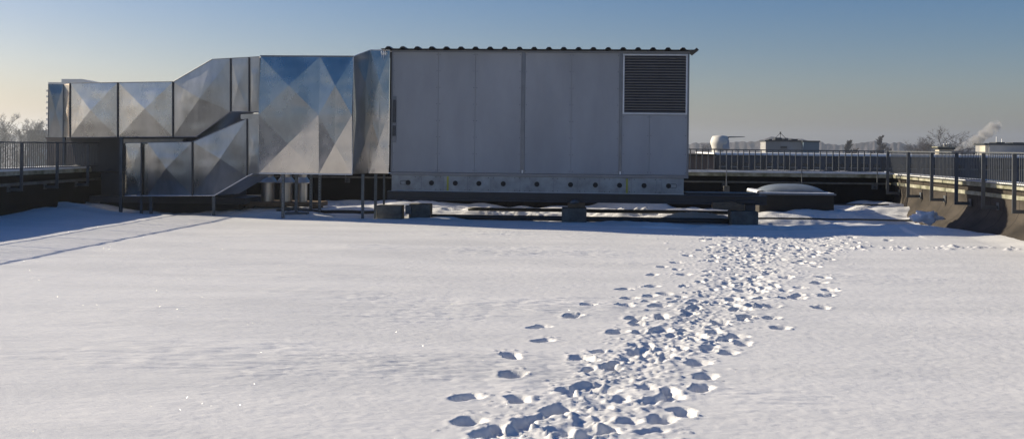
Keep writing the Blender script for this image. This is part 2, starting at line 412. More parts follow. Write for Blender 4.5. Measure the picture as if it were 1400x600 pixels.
# right wall with a curved foot
t = thing('parapet_wall', (XR, 20, 0), 'brown felted parapet with pale double ledge along the right side of the roof', 'wall')
prof = [(XR+.35,-.5),(XR-.62,-.1),(XR-.52,.03),(XR-.36,.17),(XR-.2,.33),(XR-.08,.52),(XR,.72),(XR,1.08)]
def sweepY(prof, y0, y1, n=30, jit=0.0, seed=1):
    vs = []; fs = []; m = len(prof)
    for j in range(n+1):
        y = y0+(y1-y0)*j/n
        for x, z in prof: vs.append((x+jit*(mnoise.noise((y*.9, z*2, seed))+.4*mnoise.noise((y*3.1, z*5, seed)))*(z < 1), y, z))
    for j in range(n):
        for k in range(m-1): fs.append((j*m+k, j*m+k+1, (j+1)*m+k+1, (j+1)*m+k))
    return MB().add(vs, fs)
sweepY(prof, -38, YB, 420, .055).build('wall', M['wall'], t, smooth=True)
MB().box(XR-.045, XR+.5, -38, YB+.5, 1.082, 1.20).build('ledge', M['coping'], t, bevel=.01)
MB().box(XR+.03, XR+.5, -38, YB+.5, 1.203, 1.36).build('recess', M['wall'], t)
MB().box(XR-.12, XR+.6, -38, YB+.5, 1.363, 1.50).build('coping', M['coping'], t, bevel=.012)
snowcap(MB(), (XR+.26, -37), (XR+.26, YB+.4), .62, 1.502, .05, 160, 2.2).build('snow', M['dirtysnow'], t, smooth=True)
# left wall
t = thing('parapet_wall', (XL, 20, 0), 'dark parapet with grey ledge along the left side of the roof', 'wall')
sweepY([(XL-.3,-.3),(XL+.3,-.1),(XL+.15,.12),(XL,.35),(XL,1.0)], -38, YB, 120, .03, 5).build('wall', M['shadewall'], t, smooth=True)
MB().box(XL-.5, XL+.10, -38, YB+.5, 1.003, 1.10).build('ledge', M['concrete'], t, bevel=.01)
MB().box(XL-.5, XL-.03, -38, YB+.5, 1.103, 1.33).build('recess', M['shadewall'], t)
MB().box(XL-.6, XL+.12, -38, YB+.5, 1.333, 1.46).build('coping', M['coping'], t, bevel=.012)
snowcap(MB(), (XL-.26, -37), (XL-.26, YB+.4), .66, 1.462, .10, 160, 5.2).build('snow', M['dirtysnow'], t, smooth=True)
# back wall
t = thing('parapet_wall', (0, YB, 0), 'dark parapet with snow-topped coping along the far side of the roof', 'wall')
MB().box(XL-.5, XR+.5, YB, YB+.45, -.5, 1.10).build('wall', M['shadewall'], t)
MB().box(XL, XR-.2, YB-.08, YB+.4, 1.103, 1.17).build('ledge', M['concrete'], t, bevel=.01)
MB().box(XL, XR, YB+.1, YB+.45, 1.173, 1.36).build('recess', M['shadewall'], t)
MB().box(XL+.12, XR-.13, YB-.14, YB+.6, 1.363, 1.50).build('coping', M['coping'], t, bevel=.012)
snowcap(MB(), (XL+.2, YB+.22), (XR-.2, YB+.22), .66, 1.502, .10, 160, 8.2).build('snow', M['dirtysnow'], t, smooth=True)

# ------------------------------------------------------------------ railings
TOP = 2.37
def railing(name, label, pos, axis, a0, a1, posts, step, bw, zb, side, zfoot, pw=.09, legend=None):
    """axis 'Y': runs along Y at X=pos. side: direction (+1/-1) to the wall it is fixed to."""
    t = thing(name, (pos, (a0+a1)/2, WT) if axis == 'Y' else ((a0+a1)/2, pos, WT), label, 'railing')
    def B(mb, u0, u1, w0, w1, z0, z1):
        return mb.box(w0, w1, u0, u1, z0, z1) if axis == 'Y' else mb.box(u0, u1, w0, w1, z0, z1)
    B(MB(), a0, a1, pos-.025, pos+.025, TOP-.012, TOP+.03).build('top_rail', M['rail'], t, bevel=.006)
    B(MB(), a0, a1, pos-.014, pos+.014, zb-.03, zb).build('bottom_rail', M['rail'], t)
    ps = sorted(posts)
    for p in ps:
        mb = MB(); w0, w1 = sorted((pos-.032*side, pos-(.032+pw)*side)); B(mb, p-.014, p+.014, w0, w1, zfoot, TOP-.013)
        po = mb.build('post', M['rail'], t, bevel=.004)
        w0, w1 = sorted((pos-(.032+pw)*side, pos+.32*side))
        mb = MB(); B(mb, p-.014, p+.014, w0, w1, zfoot-.10, zfoot-.002); mb.build('bracket', M['rail'], po, bevel=.004)
        w0, w1 = sorted((pos+.322*side, pos+.345*side))
        mb = MB(); B(mb, p-.10, p+.10, w0, w1, zfoot-.13, zfoot+.09); mb.build('foot_plate', M['rail'], po, bevel=.004)
    edges = [a0]+ps+[a1]
    for e0, e1 in zip(edges[:-1], edges[1:]):
        if e1-e0 < step*1.5: continue
        mb = MB(); n = int(round((e1-e0)/step))
        for i in range(1, n):
            c = e0+(e1-e0)*i/n
            B(mb, c-bw/2, c+bw/2, pos-bw/2, pos+bw/2, zb+.001, TOP-.013)
        mb.build('baluster_panel', M['rail'], t)
    return t
yr = [28.2, 30.3, 32.4, 34.6, 37.0]+[28.2-2.15*k for k in range(1, 30)]
railing('railing', 'grey steel railing with close upright bars along the right parapet', RAILX_R, 'Y', -36, 39.5, yr+[39.42], .125, .018, 1.58, 1, .86, .11)
yl = [onX(px, 220, RAILX_L).y for px in (26, 75, 117)]
yl = yl+[yl[0]-2.3*k for k in range(1, 27)]+[yl[2]+2.2]
railing('railing', 'grey steel railing with close upright bars along the left parapet', RAILX_L, 'Y', -36, 39.5, yl, .125, .018, 1.58, -1, .95, .10)
xb = [at(993, 220, RAILY).x, at(1096, 220, RAILY).x, at(1199, 220, RAILY).x]
xb2 = [xb[0]-2.95*k for k in range(1, 8)]
railing('railing', 'grey railing with widely spaced bars along the far parapet beyond the ventilation unit', RAILY, 'X', -17.3, 11.6, xb+xb2, .225, .035, 1.62, 1, 1.05, .05)

# ------------------------------------------------------------------ ventilation unit
X0 = at(535, 150, YU).x; X1 = at(942, 150, YU).x
ZB = (at(535, 239, YU).z+at(942, 243.5, YU).z)/2; ZT = (at(535, 69, YU).z+at(942, 70.5, YU).z)/2
print('unit', X0, X1, ZB, ZT, at(535, 239, YU).z, at(942, 243.5, YU).z, at(535, 69, YU).z, at(942, 70.5, YU).z)
UD = 1.5
unit = thing('ventilation_unit', ((X0+X1)/2, YU+UD/2, ZB), 'large grey panelled ventilation unit with louvre and corrugated roof in the middle of the roof', 'ventilation unit')
ux = lambda px: at(px, 160, YU).x
uz = lambda px, py: at(px, py, YU).z
MB().box(X0+.02, X1-.02, YU+.03, YU+UD, ZB+.01, ZT-.03).build('body', M['panel'], unit)
for a, b in ((X0, X0+.05), (ux(712.5), ux(717.5)), (ux(846.5), ux(850.5)), (X1-.05, X1)):
    MB().box(a, b, YU-.025, YU+.029, ZB+.09, ZT-.06).build('corner_post', M['trim'], unit, bevel=.004)
for px in (714, 847.5):
    MB().box(ux(px), ux(px)+.05, YU-.032, YU-.026, ZB+.10, ZB+.20).build('post_foot', M['trim_light'], unit)
MB().box(X0, X1, YU-.04, YU+.029, ZB-.01, ZB+.088).build('bottom_rail', M['trim'], unit, bevel=.006)
MB().box(X0, X1, YU-.03, YU+.029, ZT-.058, ZT).build('top_rail', M['trim'], unit, bevel=.004)
PZ0, PZ1 = ZB+.092, ZT-.062
def upanel(a, b, z0, z1):
    o = MB().box(a+.003, b-.003, YU-.012, YU+.028, z0+.003, z1-.003).build('panel', M['panel'], unit, bevel=.002)
    mb = MB()
    k = max(2, int((z1-z0)/.55))
    for e in (a+.05, b-.05):
        for i in range(k+1):
            z = z0+.08+(z1-z0-.16)*i/k
            mb.box(e-.010, e+.010, YU-.020, YU-.0125, z-.010, z+.010)
    mb.build('rivets', M['rust'], o)
    return o
for a, b in ((X0+.05, ux(599)), (ux(599), ux(649.5)), (ux(649.5), ux(712.5)), (ux(717.5), ux(781)), (ux(781), ux(846.5))):
    upanel(a, b, PZ0, PZ1)
zl = uz(895, 156)
upanel(ux(850.5), ux(888), PZ0, zl-.03); upanel(ux(888), X1-.05, PZ0, zl-.03)
# louvre
la, lb = ux(850.5)+.01, X1-.06; lz0, lz1 = zl-.02, PZ1-.03
MB().box(la+.03, lb-.03, YU+.029+.002, YU+.05, lz0, lz1).build('louvre_backing', M['hole'], unit)
fr = MB(); w = .055
fr.box(la, lb, YU-.05, YU+.02, lz0, lz0+w).box(la, lb, YU-.05, YU+.02, lz1-w, lz1)
fr.box(la, la+w, YU-.05, YU+.02, lz0+w+.001, lz1-w-.001).box(lb-w, lb, YU-.05, YU+.02, lz0+w+.001, lz1-w-.001)
lf = fr.build('louvre', M['trim_light'], unit, bevel=.004)
sl = MB(); ns = 21
for i in range(ns):
    z = lz0+w+(lz1-lz0-2*w)*(i+.15)/ns; p = (lz1-lz0-2*w)/ns
    sl.prism([Vector((la+w, YU-.045, z)), Vector((la+w, YU-.045, z+.028)), Vector((la+w, YU+.02, z+p*.85)), Vector((la+w, YU+.02, z+p*.85-.012))], Vector((lb-la-2*w, 0, 0)))
sl.build('slats', M['louvre'], lf)
# door hardware
for (pa, pb) in ((137, 168), (172, 186)):
    z1_, z0_ = uz(540, pa), uz(540, pb)
    MB().box(ux(537.5), ux(541.5), YU-.09, YU-.045, z0_, z1_).build('door_handle', M['rust'], unit, bevel=.01)
MB().box(ux(533.2), ux(534.8), YU-.10, YU-.03, uz(540, 192), uz(540, 136)).build('hinge_bar', M['rust'], unit, bevel=.006)
MB().box(ux(537), ux(542), YU-.05, YU-.026, uz(540, 195), uz(540, 132)).build('hinge_plate', M['trim'], unit)
# roof sheet, trapezoid ribs running front to back
rx0, rx1 = ux(522), ux(953); per = .485; prof = []
x = rx0; zr = ZT+.012
while x < rx1:
    for dx, dz in ((0, 0), (.13, 0), (.19, .066), (.29, .066), (.35, 0)):
        if x+dx < rx1: prof.append((x+dx, zr+dz))
    x += per
prof.append((rx1, zr))
vs = []; m = len(prof)
for y, up in ((YU-.28, 0), (YU+UD+.25, .0)):
    for (px_, pz_) in prof: vs.append((px_, y, pz_+up+.02))
    for (px_, pz_) in prof: vs.append((px_, y, pz_+up))
fs = []
for k in range(m-1):
    fs += [(k, k+1, 2*m+k+1, 2*m+k), (m+k, 3*m+k, 3*m+k+1, m+k+1), (k, m+k, m+k+1, k+1), (2*m+k, 2*m+k+1, 3*m+k+1, 3*m+k)]
rf = MB().add(vs, fs).build('roof', M['roofsheet'], unit)
# frost on the crests
mb = MB()
x = rx0
while x < rx1-.4:
    mb.box(x+.20, x+.29, YU-.24, YU+UD+.2, zr+.0865, zr+.098); x += per
mb.build('frost', M['dirtysnow'], rf)
# plinth with cable holes
zp1 = ZB-.014; zp0 = at(740, 263, YU).z
pl = MB().box(X0+.04, X1-.15, YU-.01, YU+UD-.1, zp0, zp1).build('plinth', M['plinth'], unit)
for px in (559, 591, 623.5, 655.7, 689, 735, 781, 815, 848, 881.5, 915):
    c = (ux(px), YU-.012, (zp0+zp1)/2+.01)
    MB().tube([(c[0], YU-.028, c[2]), (c[0], YU-.0112, c[2])], .083, 20).build('hole_disc', M['hole'], pl, smooth=False)  # flat black discs stand in for the dark of open holes
mb = MB()
for px in (572, 600, 640, 672, 708, 722, 760, 797, 831, 865, 900):
    for e in (-.04, .04):
        for zz in (zp0+.05, zp1-.05): mb.box(ux(px)+e*2-.011, ux(px)+e*2+.011, YU-.018, YU-.0115, zz-.011, zz+.011)
mb.build('bolts', M['hole'], pl)
for px in (577, 607, 640, 672, 712, 758, 790, 820, 864, 898, 905):
    MB().box(ux(px)-.006, ux(px)+.006, YU-.0145, YU-.0112, zp0+.01, zp1-.01).build('seam', M['trim'], pl)
for px in (613, 858):
    MB().box(ux(px)-.03, ux(px)+.035, YU-.0175, YU-.0114, zp0+.005, zp1-.02).build('strip', M['yellow'], pl)
for px, s in ((553, -1), (921, 1)):
    c = ux(px); z = (zp0+zp1)/2+.01; ring = []
    for k in range(24):
        a = 2*math.pi*k/24; ring.append((c+(.06 if math.cos(a) > 0 else -.06)+.065*math.cos(a), YU-.014, z+.065*math.sin(a)))
    MB().tube(ring+[ring[0]], .008, 6, cap=False).build('slot_rim', M['rust'], pl)
MB().box(X0+.04, X1-.14, YU-.03, YU-.0118, zp0-.012, zp0+.008).build('plinth_lip', M['trim_light'], pl)
# underframe: long I beams
bz1 = zp0-.014; bz0 = at(740, 276, YU).z
xe = at(1048, 262, YU).x
for y in (YU-.12, YU+UD-.35):
    xa = ux(531); xb_ = xe
    bm_ = MB().box(xa, xb_, y, y+.26, bz1-.05, bz1).box(xa, xb_, y+.10, y+.14, bz0+.05, bz1-.051).box(xa, xb_, y, y+.26, bz0, bz0+.049)
    bm_.build('base_beam', M['beam'], unit)
for x in (X0+.4, X0+3, X0+5.6, X1-.6, X1+2.3):
    MB().box(x, x+.2, YU+.15, YU+UD-.36, bz0+.06, bz1-.02).build('cross_beam', M['beam'], unit)
mb = MB()
MB().box(ux(940), ux(1040), YU+.16, YU+.9, bz1+.003, bz1+.07).build('cable_tray', M['beam'], unit)

# icicles at the roof's left corner
for k, (px, L) in enumerate(((521.5, .22), (524.5, .30), (527, .16))):
    p = at(px, 70, YU-.2)
    pts = [(p.x, p.y, p.z-L*i/5) for i in range(6)]
    o = MB().tube(pts, [.013, .011, .009, .007, .004, .002], 8).build('icicle', M['dirtysnow'], smooth=True)
    tag(o, 'small icicle hanging off the left end of the corrugated roof', 'icicle', 'icicles at the corrugated roof corner')

# ------------------------------------------------------------------ ducts
def fan(mb, poly, centre, nrm, B, n=12, seed=0.0, k=1.0, buckle=.023):
    poly = [Vector(p) for p in poly]; c = Vector(centre)
    for i in range(len(poly)):
        a, b = poly[i], poly[(i+1) % len(poly)]
        if (a-b).length < .02: continue
        vs = []; ids = {}
        for u in range(n+1):
            for v in range(n+1-u):
                w = 1-(u+v)/n
                p = c*w+a*(u/n)+b*(v/n)
                h = B*(w**k)+buckle*(mnoise.noise((p.x*1.1, p.y*1.1+seed, p.z*1.1))+.35*mnoise.noise((p.x*.8, p.y+seed, p.z*4.5)))*min(1, (1-abs(2*w-1))*1.6)
                ids[(u, v)] = len(vs); vs.append(p+nrm*h)
        fs = []
        for u in range(n):
            for v in range(n-u):
                fs.append((ids[u, v], ids[u+1, v], ids[u, v+1]))
                if u+v < n-1: fs.append((ids[u+1, v], ids[u+1, v+1], ids[u, v+1]))
        mb.add(vs, fs)
def trisheet(mb, P3, H3, nrm, n=12, seed=0.0, buckle=.02):
    P3 = [Vector(p) for p in P3]; vs = []; ids = {}; fs = []
    for u in range(n+1):
        for v in range(n+1-u):
            a, b, c = u/n, v/n, 1-(u+v)/n
            p = P3[0]*a+P3[1]*b+P3[2]*c; q = 27*a*b*c
            h = H3[0]*a+H3[1]*b+H3[2]*c+buckle*q**.7*(mnoise.noise((p.x*1.1, p.y+seed, p.z*1.1))+.4*mnoise.noise((p.x*.9, p.y+seed, p.z*4)))
            ids[u, v] = len(vs); vs.append(p+nrm*h)
    for u in range(n):
        for v in range(n-u):
            fs.append((ids[u, v], ids[u+1, v], ids[u, v+1]))
            if u+v < n-1: fs.append((ids[u+1, v], ids[u+1, v+1], ids[u, v+1]))
    mb.add(vs, fs)
def diamond_sheet(mb, tl, tr, br, bl, nrm, B, seed=0.0, B2=None):
    """one full-height sheet: two peaks, a long diamond between them"""
    tl, tr, br, bl = [Vector(p) for p in (tl, tr, br, bl)]; B2 = B2 or B
    ml, mr = (tl+bl)/2, (tr+br)/2; c1 = (tl+tr+ml+mr)/4; c2 = (bl+br+ml+mr)/4
    E = .8*B
    for P3, H3 in (((tl,tr,c1),(0,0,B)), ((tl,c1,ml),(0,B,E)), ((tr,mr,c1),(0,E,B)), ((c1,c2,ml),(B,B2,E)), ((c1,mr,c2),(B,E,B2)),
                   ((ml,c2,bl),(E,B2,0)), ((mr,br,c2),(E,0,B2)), ((bl,c2,br),(0,B2,0))):
        trisheet(mb, P3, H3, nrm, 14, seed)
def section(parent, poly, centre, back, nrm, B, m='galv', name='duct_section', seed=0.0, cells=None, buckle=.023):
    """a duct length: crossbroken front sheet(s) and the other walls"""
    mb = MB()
    if cells:
        for q in cells: diamond_sheet(mb, *q[0], nrm, q[1], seed, q[2])
    else: fan(mb, poly, centre, nrm, B, seed=seed, buckle=buckle)
    o = mb.build(name, M[m], parent, smooth=True)
    n = len(poly); body = MB(); vs = [Vector(p) for p in poly]+[Vector(p)+back for p in poly]
    body.add(vs, [tuple(range(n, 2*n))]+[(i, (i+1) % n, (i+1) % n+n, i+n) for i in range(n)])
    body.build('duct_casing', M[m], o)
    return o
def flange(parent, a, b, back, nrm, m='galv_dark', w=.018):
    """upright flange strip between points a (top) and b (bottom)"""
    d = Vector((nrm.y, -nrm.x, 0)).normalized()*w
    mb = MB(); q = nrm*.035
    mb.prism([a-d-nrm*.01, a+d-nrm*.01, b+d-nrm*.01, b-d-nrm*.01], q+nrm*.01)
    return mb.build('flange', M[m], parent)

# tall plenum
DP = (YP, (1.0, 0.0))
def tp(px, py): return at(px, py, YP)
tall = thing('duct_plenum', (tp(420, 237).x, YP+.8, tp(420, 237).z), 'tall shiny crossbroken sheet metal duct joined to the left end of the ventilation unit', 'duct')
NF = Vector((0, -1, 0)); BK = Vector((0, 1.9, 0))
xa, xm, xc = tp(355.5, 150).x, tp(437, 150).x, tp(482.5, 150).x
zb_, zm_, zt_ = tp(420, 237.3).z, tp(420, 157).z, tp(420, 77.5).z
V = Vector
cells = []
for (a, b) in ((xa, xm), (xm, xc)):
    cells.append(([V((a,YP,zt_)), V((b,YP,zt_)), V((b,YP,zb_)), V((a,YP,zb_))], .17, .17))
section(tall, [V((xa,YP,zt_)), V((xc,YP,zt_)), V((xc,YP,zb_)), V((xa,YP,zb_))], None, BK, NF, 0, cells=cells, seed=3.1)
MB().box(xa-.01, xc+.01, YP-.022, YP+.01, zt_-.005, zt_+.03).build('top_lip', M['trim'], tall)
MB().box(xa-.01, xc+.01, YP-.022, YP+.01, zb_-.03, zb_+.005).build('bottom_lip', M['trim_light'], tall)
MB().box(xm-.010, xm+.010, YP-.012, YP-.001, zb_, zt_).build('seam', M['galv_old'], tall)
# right return and the stretch up to the unit
Yt = YU-.05; pr = at(505, 69, Yt); pb = at(505, 237, Yt)
zt2 = pr.z; zb2 = pb.z; xr_ = pr.x+.03; xq = X0-.06
print('transition', xc, xr_, Yt, zt_, zt2)
nr = V((Yt-YP, -(xr_-xc), 0)).normalized()
if nr.y > 0: nr = -nr
mid0 = (zb_+zt_)/2; mid2 = (zb2+zt2)/2
mb = MB()
diamond_sheet(mb, V((xc,YP,zt_)), V((xr_,Yt,zt2)), V((xr_,Yt,zb2)), V((xc,YP,zb_)), nr, .15, 5.5)
mb.build('return_sheet', M['galv_old'], tall, smooth=True)
nm2 = NF
mb = MB()
diamond_sheet(mb, V((xr_,Yt,zt2)), V((xq,Yt,zt2)), V((xq,Yt,zb2)), V((xr_,Yt,zb2)), nm2, .08, 8.5)
mb.build('collar_sheet', M['galv'], tall, smooth=True)
MB().add([(xc,YP,zt_),(xr_,Yt,zt2),(xq,Yt,zt2),(xq,Yt+1.7,zt2),(xc,Yt+1.7,zt_)], [(0,1,2,3,4)]).build('top_sheet', M['galv'], tall)
MB().add([(xc,YP,zb_),(xr_,Yt,zb2),(xq,Yt,zb2),(xq,Yt+1.7,zb2),(xc,Yt+1.7,zb_)], [(0,1,2,3,4)]).build('bottom_sheet', M['galv_old'], tall)
MB().box(xq+.002, X0-.004, Yt+.03, Yt+1.6, zb2+.03, ZT-.06).build('gasket', M['hole'], tall)
MB().tube([(xc,YP-.004,zb_),(xc,YP-.004,zt_)], .012, 6).build('edge_bead', M['trim_light'], tall)
MB().tube([(xr_,Yt-.004,zb2),(xr_,Yt-.004,zt2)], .010, 6).build('edge_bead', M['trim_light'], tall)
MB().tube([(xc,YP-.004,zt_+.01),(xr_,Yt-.004,zt2+.01),(xq,Yt-.004,zt2+.01)], .016, 6).build('edge_bead', M['trim_light'], tall)

# upper and lower ducts recede slightly to the left
p0 = (xa-.02, YP+.04); s_ = .306; L_ = math.hypot(1, s_); DR = (-1/L_, s_/L_)
NL = V((-s_/L_, -1/L_, 0)); 
def lp(px, py, off=0.0): return onplane(px, py, (p0[0]-NL.x*off, p0[1]-NL.y*off), DR)
def pc(pts, off=0.0): return [lp(*p, off) for p in pts]
BL = -NL*1.35
up = thing('ventilation_duct', lp(200, 187), 'long upper galvanised duct with crossbroken panels, stepping up to the tall duct', 'duct')
section(up, pc([(237,112.6),(290,82),(315,80.6),(315,152),(268,186.6),(237,186.8)]), lp(275,135), BL, NL, .09, 'galv_old', seed=1.0)
section(up, pc([(162,113.4),(236,112.6),(236,186.8),(162,187.2)]), lp(200,149), BL, NL, .085, 'galv', seed=2.0)
section(up, pc([(96,114.6),(160.5,113.4),(160.5,187.2),(96,187.6)]), lp(126,151), BL, NL, .08, 'galv', seed=4.0)
section(up, pc([(316,80.5),(340,79.3),(340,152.5),(316,152.5)]), lp(326,118), BL, NL, .03, 'galv_old', seed=5.0)
section(up, pc([(341.5,79.2),(355,78.3),(355,152.8),(341.5,152.8)]), lp(348,118), BL, NL, .02, 'galv_old', seed=6.0)
for px, ya, yb in ((161.2,113,187.4),(236.6,112.3,187),(315.5,80,152.8),(340.8,79,153)):
    flange(up, lp(px, ya), lp(px, yb), BL, NL)
def beads(parent, pts, r=.011, m='trim'):
    MB().tube([p+NL*.006 for p in pc(pts)], r, 6).build('edge_bead', M[m], parent)
beads(up, [(96,114),(237,112),(290,81.4),(355,77.8)], .014)
beads(up, [(96,188),(237,187.3),(268,187.2),(316,152.8),(355,153.2)], .014)
# rounded turn at the far left end
c0t, c0b = lp(95.5, 114.6), lp(95.5, 187.7)
e1 = at(87, 114.8, c0t.y+.40); e2 = at(66.5, 115.2, c0t.y+.28)
zb1 = c0b.z; zt1 = c0t.z
A = [V((c0t.x,c0t.y,0)), V((e1.x,e1.y,0)), V((e2.x,e2.y,0))]
turn = []
for i in range(2):
    a, b = A[i], A[i+1]; nn = V((-(b-a).y, (b-a).x, 0)).normalized(); nn = nn if nn.y < 0 else -nn
    q = [V((b.x,b.y,zt1)), V((a.x,a.y,zt1)), V((a.x,a.y,zb1)), V((b.x,b.y,zb1))]
    mb = MB(); fan(mb, q, sum(q, V((0,0,0)))/4, nn, .02 if i == 0 else .07, 12, 9+i)
    o = mb.build('end_sheet', M['galv' if i == 0 else 'galv_old'], up, smooth=True)
    MB().tube([V((b.x,b.y-.01,zb1)), V((b.x,b.y-.01,zt1))], .014, 6).build('edge_bead', M['trim'], up)
bk = V((.2, 1.6, 0))
ring = [A[0], A[1], A[2], A[2]+bk, A[0]+V((.1,1.25,0))]
for z in (zt1, zb1): MB().add([(q.x, q.y, z) for q in ring], [(0,1,2,3,4)]).build('end_cover', M['galv_old'], up)
MB().add([(A[2].x,A[2].y,zb1),(A[2].x,A[2].y,zt1),(ring[3].x,ring[3].y,zt1),(ring[3].x,ring[3].y,zb1)], [(0,1,2,3)]).build('end_sheet', M['galv'], up)
flange(up, lp(96, 114.5), lp(96, 187.6), BL, NL, 'galv_dark', .012)
# legs of the upper duct
def leg(parent, px, pt, pbm, Y, w=.05, name='leg', perforated=False, m='strut'):
    a = at(px, pt, Y); zf = snow_z(a.x, Y)-.06
    mb = MB(); t_ = .006
    mb.box(a.x-w, a.x+w, Y, Y+t_, zf, a.z).box(a.x-w, a.x-w+t_, Y+t_, Y+.07, zf, a.z).box(a.x+w-t_, a.x+w, Y+t_, Y+.07, zf, a.z)
    o = mb.build(name, M[m], parent)
    if perforated:
        q = MB(); z = zf+.12
        while z < a.z-.05:
            q.box(a.x-.014, a.x+.014, Y-.004, Y-.001, z, z+.045); z += .10
        q.build('slots', M['trim'], o)
    return o
leg(up, 87, 187.5, 281, lp(96,187).y+.25, .045)
leg(up, 165.5, 187.3, 288, lp(165,187).y-.12, .05)

lo = thing('ventilation_duct', lp(250, 267), 'shorter lower galvanised duct with slanted right end, under the upper duct', 'duct')
off = .0
section(lo, pc([(202,195.4),(262.6,194.6),(262.6,267),(202,267.3)]), lp(229,230), BL, NL, .08, 'galv_old', seed=11.0)
section(lo, pc([(264,194.4),(335.5,163.5),(337,163.3),(337,241),(293,267),(264,267)]), lp(303,217), BL, NL, .09, 'galv_old', seed=12.0)
section(lo, pc([(338.5,162.8),(355,162),(355,237.5),(344,237.5),(338.5,240)]), lp(347,200), BL, NL, .015, 'galv_old', seed=13.0)
MB().prism(pc([(329,156.5),(354.5,155.5),(354.5,162),(329,163)], .15), BL*.5).build('collar', M['galv_old'], lo)
section(lo, pc([(171,196),(192.8,195.6),(192.8,267.3),(171,267.4)]), lp(182,231), BL, NL, .035, 'galv', seed=14.0)
MB().prism(pc([(194.6,197),(202,197),(202,266),(194.6,266)], .05), BL*.9).build('connector', M['galv'], lo)
for px, ya, yb in ((193.6,195,267.6),(263.2,194,267.4),(338,162.5,240.5)):
    flange(lo, lp(px, ya), lp(px, yb), BL, NL, w=.018)
beads(lo, [(171,267.8),(293,267.4),(338,241),(345,237.8)], .016, 'trim_light')
beads(lo, [(171,195.4),(263,194),(336,162.8)], .012, 'trim')
for px in (193, 206, 292): leg(lo, px, 268, 286, lp(px, 268).y+.15, .045)

# legs of the tall duct (perforated strut) and braces behind
for px, Y, pf in ((387, YP+.12, True), (405, YP+1.2, False), (425, YP+1.9, True), (437, YP+1.75, True), (496, YP+.35, False), (513.5, YP+1.35, False), (525, YP+1.8, False)):
    leg(tall, px, 237.8, 290, Y, .045 if px != 525 else .03, perforated=pf)
for px, Y in ((405, YP+1.2),):
    a = at(px, 290, Y); z = snow_z(a.x, Y)
    MB().box(a.x-.35, a.x+.4, Y-.12, Y+.18, z-.04, z+.05).build('foot_plate', M['strut'], tall)

# dark hopper and riser behind the ducts, standing on a plinth
YR = 36.3
ri = thing('duct_riser', at(200, 268, YR+.5), 'dark sheet metal hopper and riser standing behind the left ducts', 'duct')
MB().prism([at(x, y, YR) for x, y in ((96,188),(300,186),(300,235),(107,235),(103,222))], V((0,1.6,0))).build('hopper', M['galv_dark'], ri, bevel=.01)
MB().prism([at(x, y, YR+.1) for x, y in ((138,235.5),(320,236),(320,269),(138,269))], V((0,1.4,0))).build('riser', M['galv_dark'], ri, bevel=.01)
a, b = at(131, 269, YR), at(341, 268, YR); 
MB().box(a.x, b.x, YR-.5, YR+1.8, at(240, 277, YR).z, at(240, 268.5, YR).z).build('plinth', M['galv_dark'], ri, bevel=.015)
MB().box(a.x+.3, b.x-.3, YR-.3, YR+1.6, -.17, at(240, 277, YR).z-.002).build('plinth_base', M['pipe'], ri)
MB().prism([at(x, y, YR-.3) for x, y in ((169,190),(250,190),(250,196),(169,196))], V((0,.5,0))).build('bracket', M['galv_old'], ri)

# exhaust stacks on a timber platform
YE = 36.9
pa, pb = at(338, 275, YE), at(440, 285, YE)
zpl = at(390, 275.5, YE).z
plat = thing('timber_platform', (at(390,280,YE).x, YE+.5, 0), 'low dark timber platform under the exhaust pipes behind the tall duct', 'platform')
MB().box(pa.x, pb.x, YE-.5, YE+.9, zpl-.16, zpl-.002).build('deck', M['wood'], plat, bevel=.01)
for xx in (pa.x+.15, pb.x-.35):
    MB().box(xx, xx+.2, YE-.4, YE+.8, -.17, zpl-.162).build('bearer', M['wood'], plat)
for k, (px, r, lab) in enumerate(((366, .235, 'leftmost metal exhaust pipe with conical collar under the tall duct'), (391, .225, 'middle metal exhaust pipe with conical collar under the tall duct'), (414, .165, 'rightmost and slimmest metal exhaust pipe with conical collar under the tall duct'))):
    a = at(px, 275, YE); zc = at(px, 249, YE).z-a.z; zt3 = at(px, 236, YE).z-a.z+.4
    t = thing('exhaust_pipe', (a.x, YE, zpl), lab, 'exhaust pipe', 'exhaust pipes under the tall duct')
    MB().lathe((a.x, YE, zpl), [(r,0),(r,zc-.02)], 40).build('pipe', M['flue'], t)
    MB().lathe((a.x, YE, zpl), [(r+.12,zc-.018),(r+.125,zc+.01),(r*.9,zc+.2),(r*.9,zt3)], 40).build('collar', M['flue'], t)

# ------------------------------------------------------------------ blocks, timbers, pipes
def block(pxa, pxb, pya, Y, d, label, m='concrete', cat='concrete block', name='concrete_block', zlow=-.17, group='concrete blocks carrying the unit'):
    a = at(pxa, pya, Y); b = at(pxb, pya, Y)
    o = MB().box(a.x, b.x, Y, Y+d, zlow, a.z).build(name, M[m], bevel=.02)
    tag(o, label, cat, group); return o, a, b
block(768, 802, 284.5, YU-.2, .75, 'pale concrete block under the middle of the long dark beam')
block(1000, 1037, 289, YU-.55, .8, 'concrete block under the right end of the long dark beam, beside the skylight')
block(514.5, 548, 281, YU-.3, .7, 'leftmost concrete block, at the left end of the unit')
block(559, 588, 279, YU+.05, .6, 'dark concrete block second from the left, under the left end of the beam')
def timber(pts, Y, d, label, m='wood', cat='timber', name='timber_block'):
    o = MB().prism([at(x, y, Y) for x, y in pts], V((0, d, 0))).build(name, M[m], bevel=.012); tag(o, label, cat); return o
timber([(776,276.5),(800,276.5),(800,284),(776,284)], YU-.05, .4, 'timber packing on the middle concrete block under the beam')
timber([(975,277),(1003,275.8),(1018,281),(1018,288.6),(975,285.5)], YU-.35, .5, 'long slanting timber packing beside the right concrete block')
timber([(1003.5,274),(1033,274),(1033,288.4),(1019,288.4),(1019,280.5)], YU-.12, .4, 'dark packing under the right end of the beam on the right concrete block', 'beam', 'packing', 'packing_block')
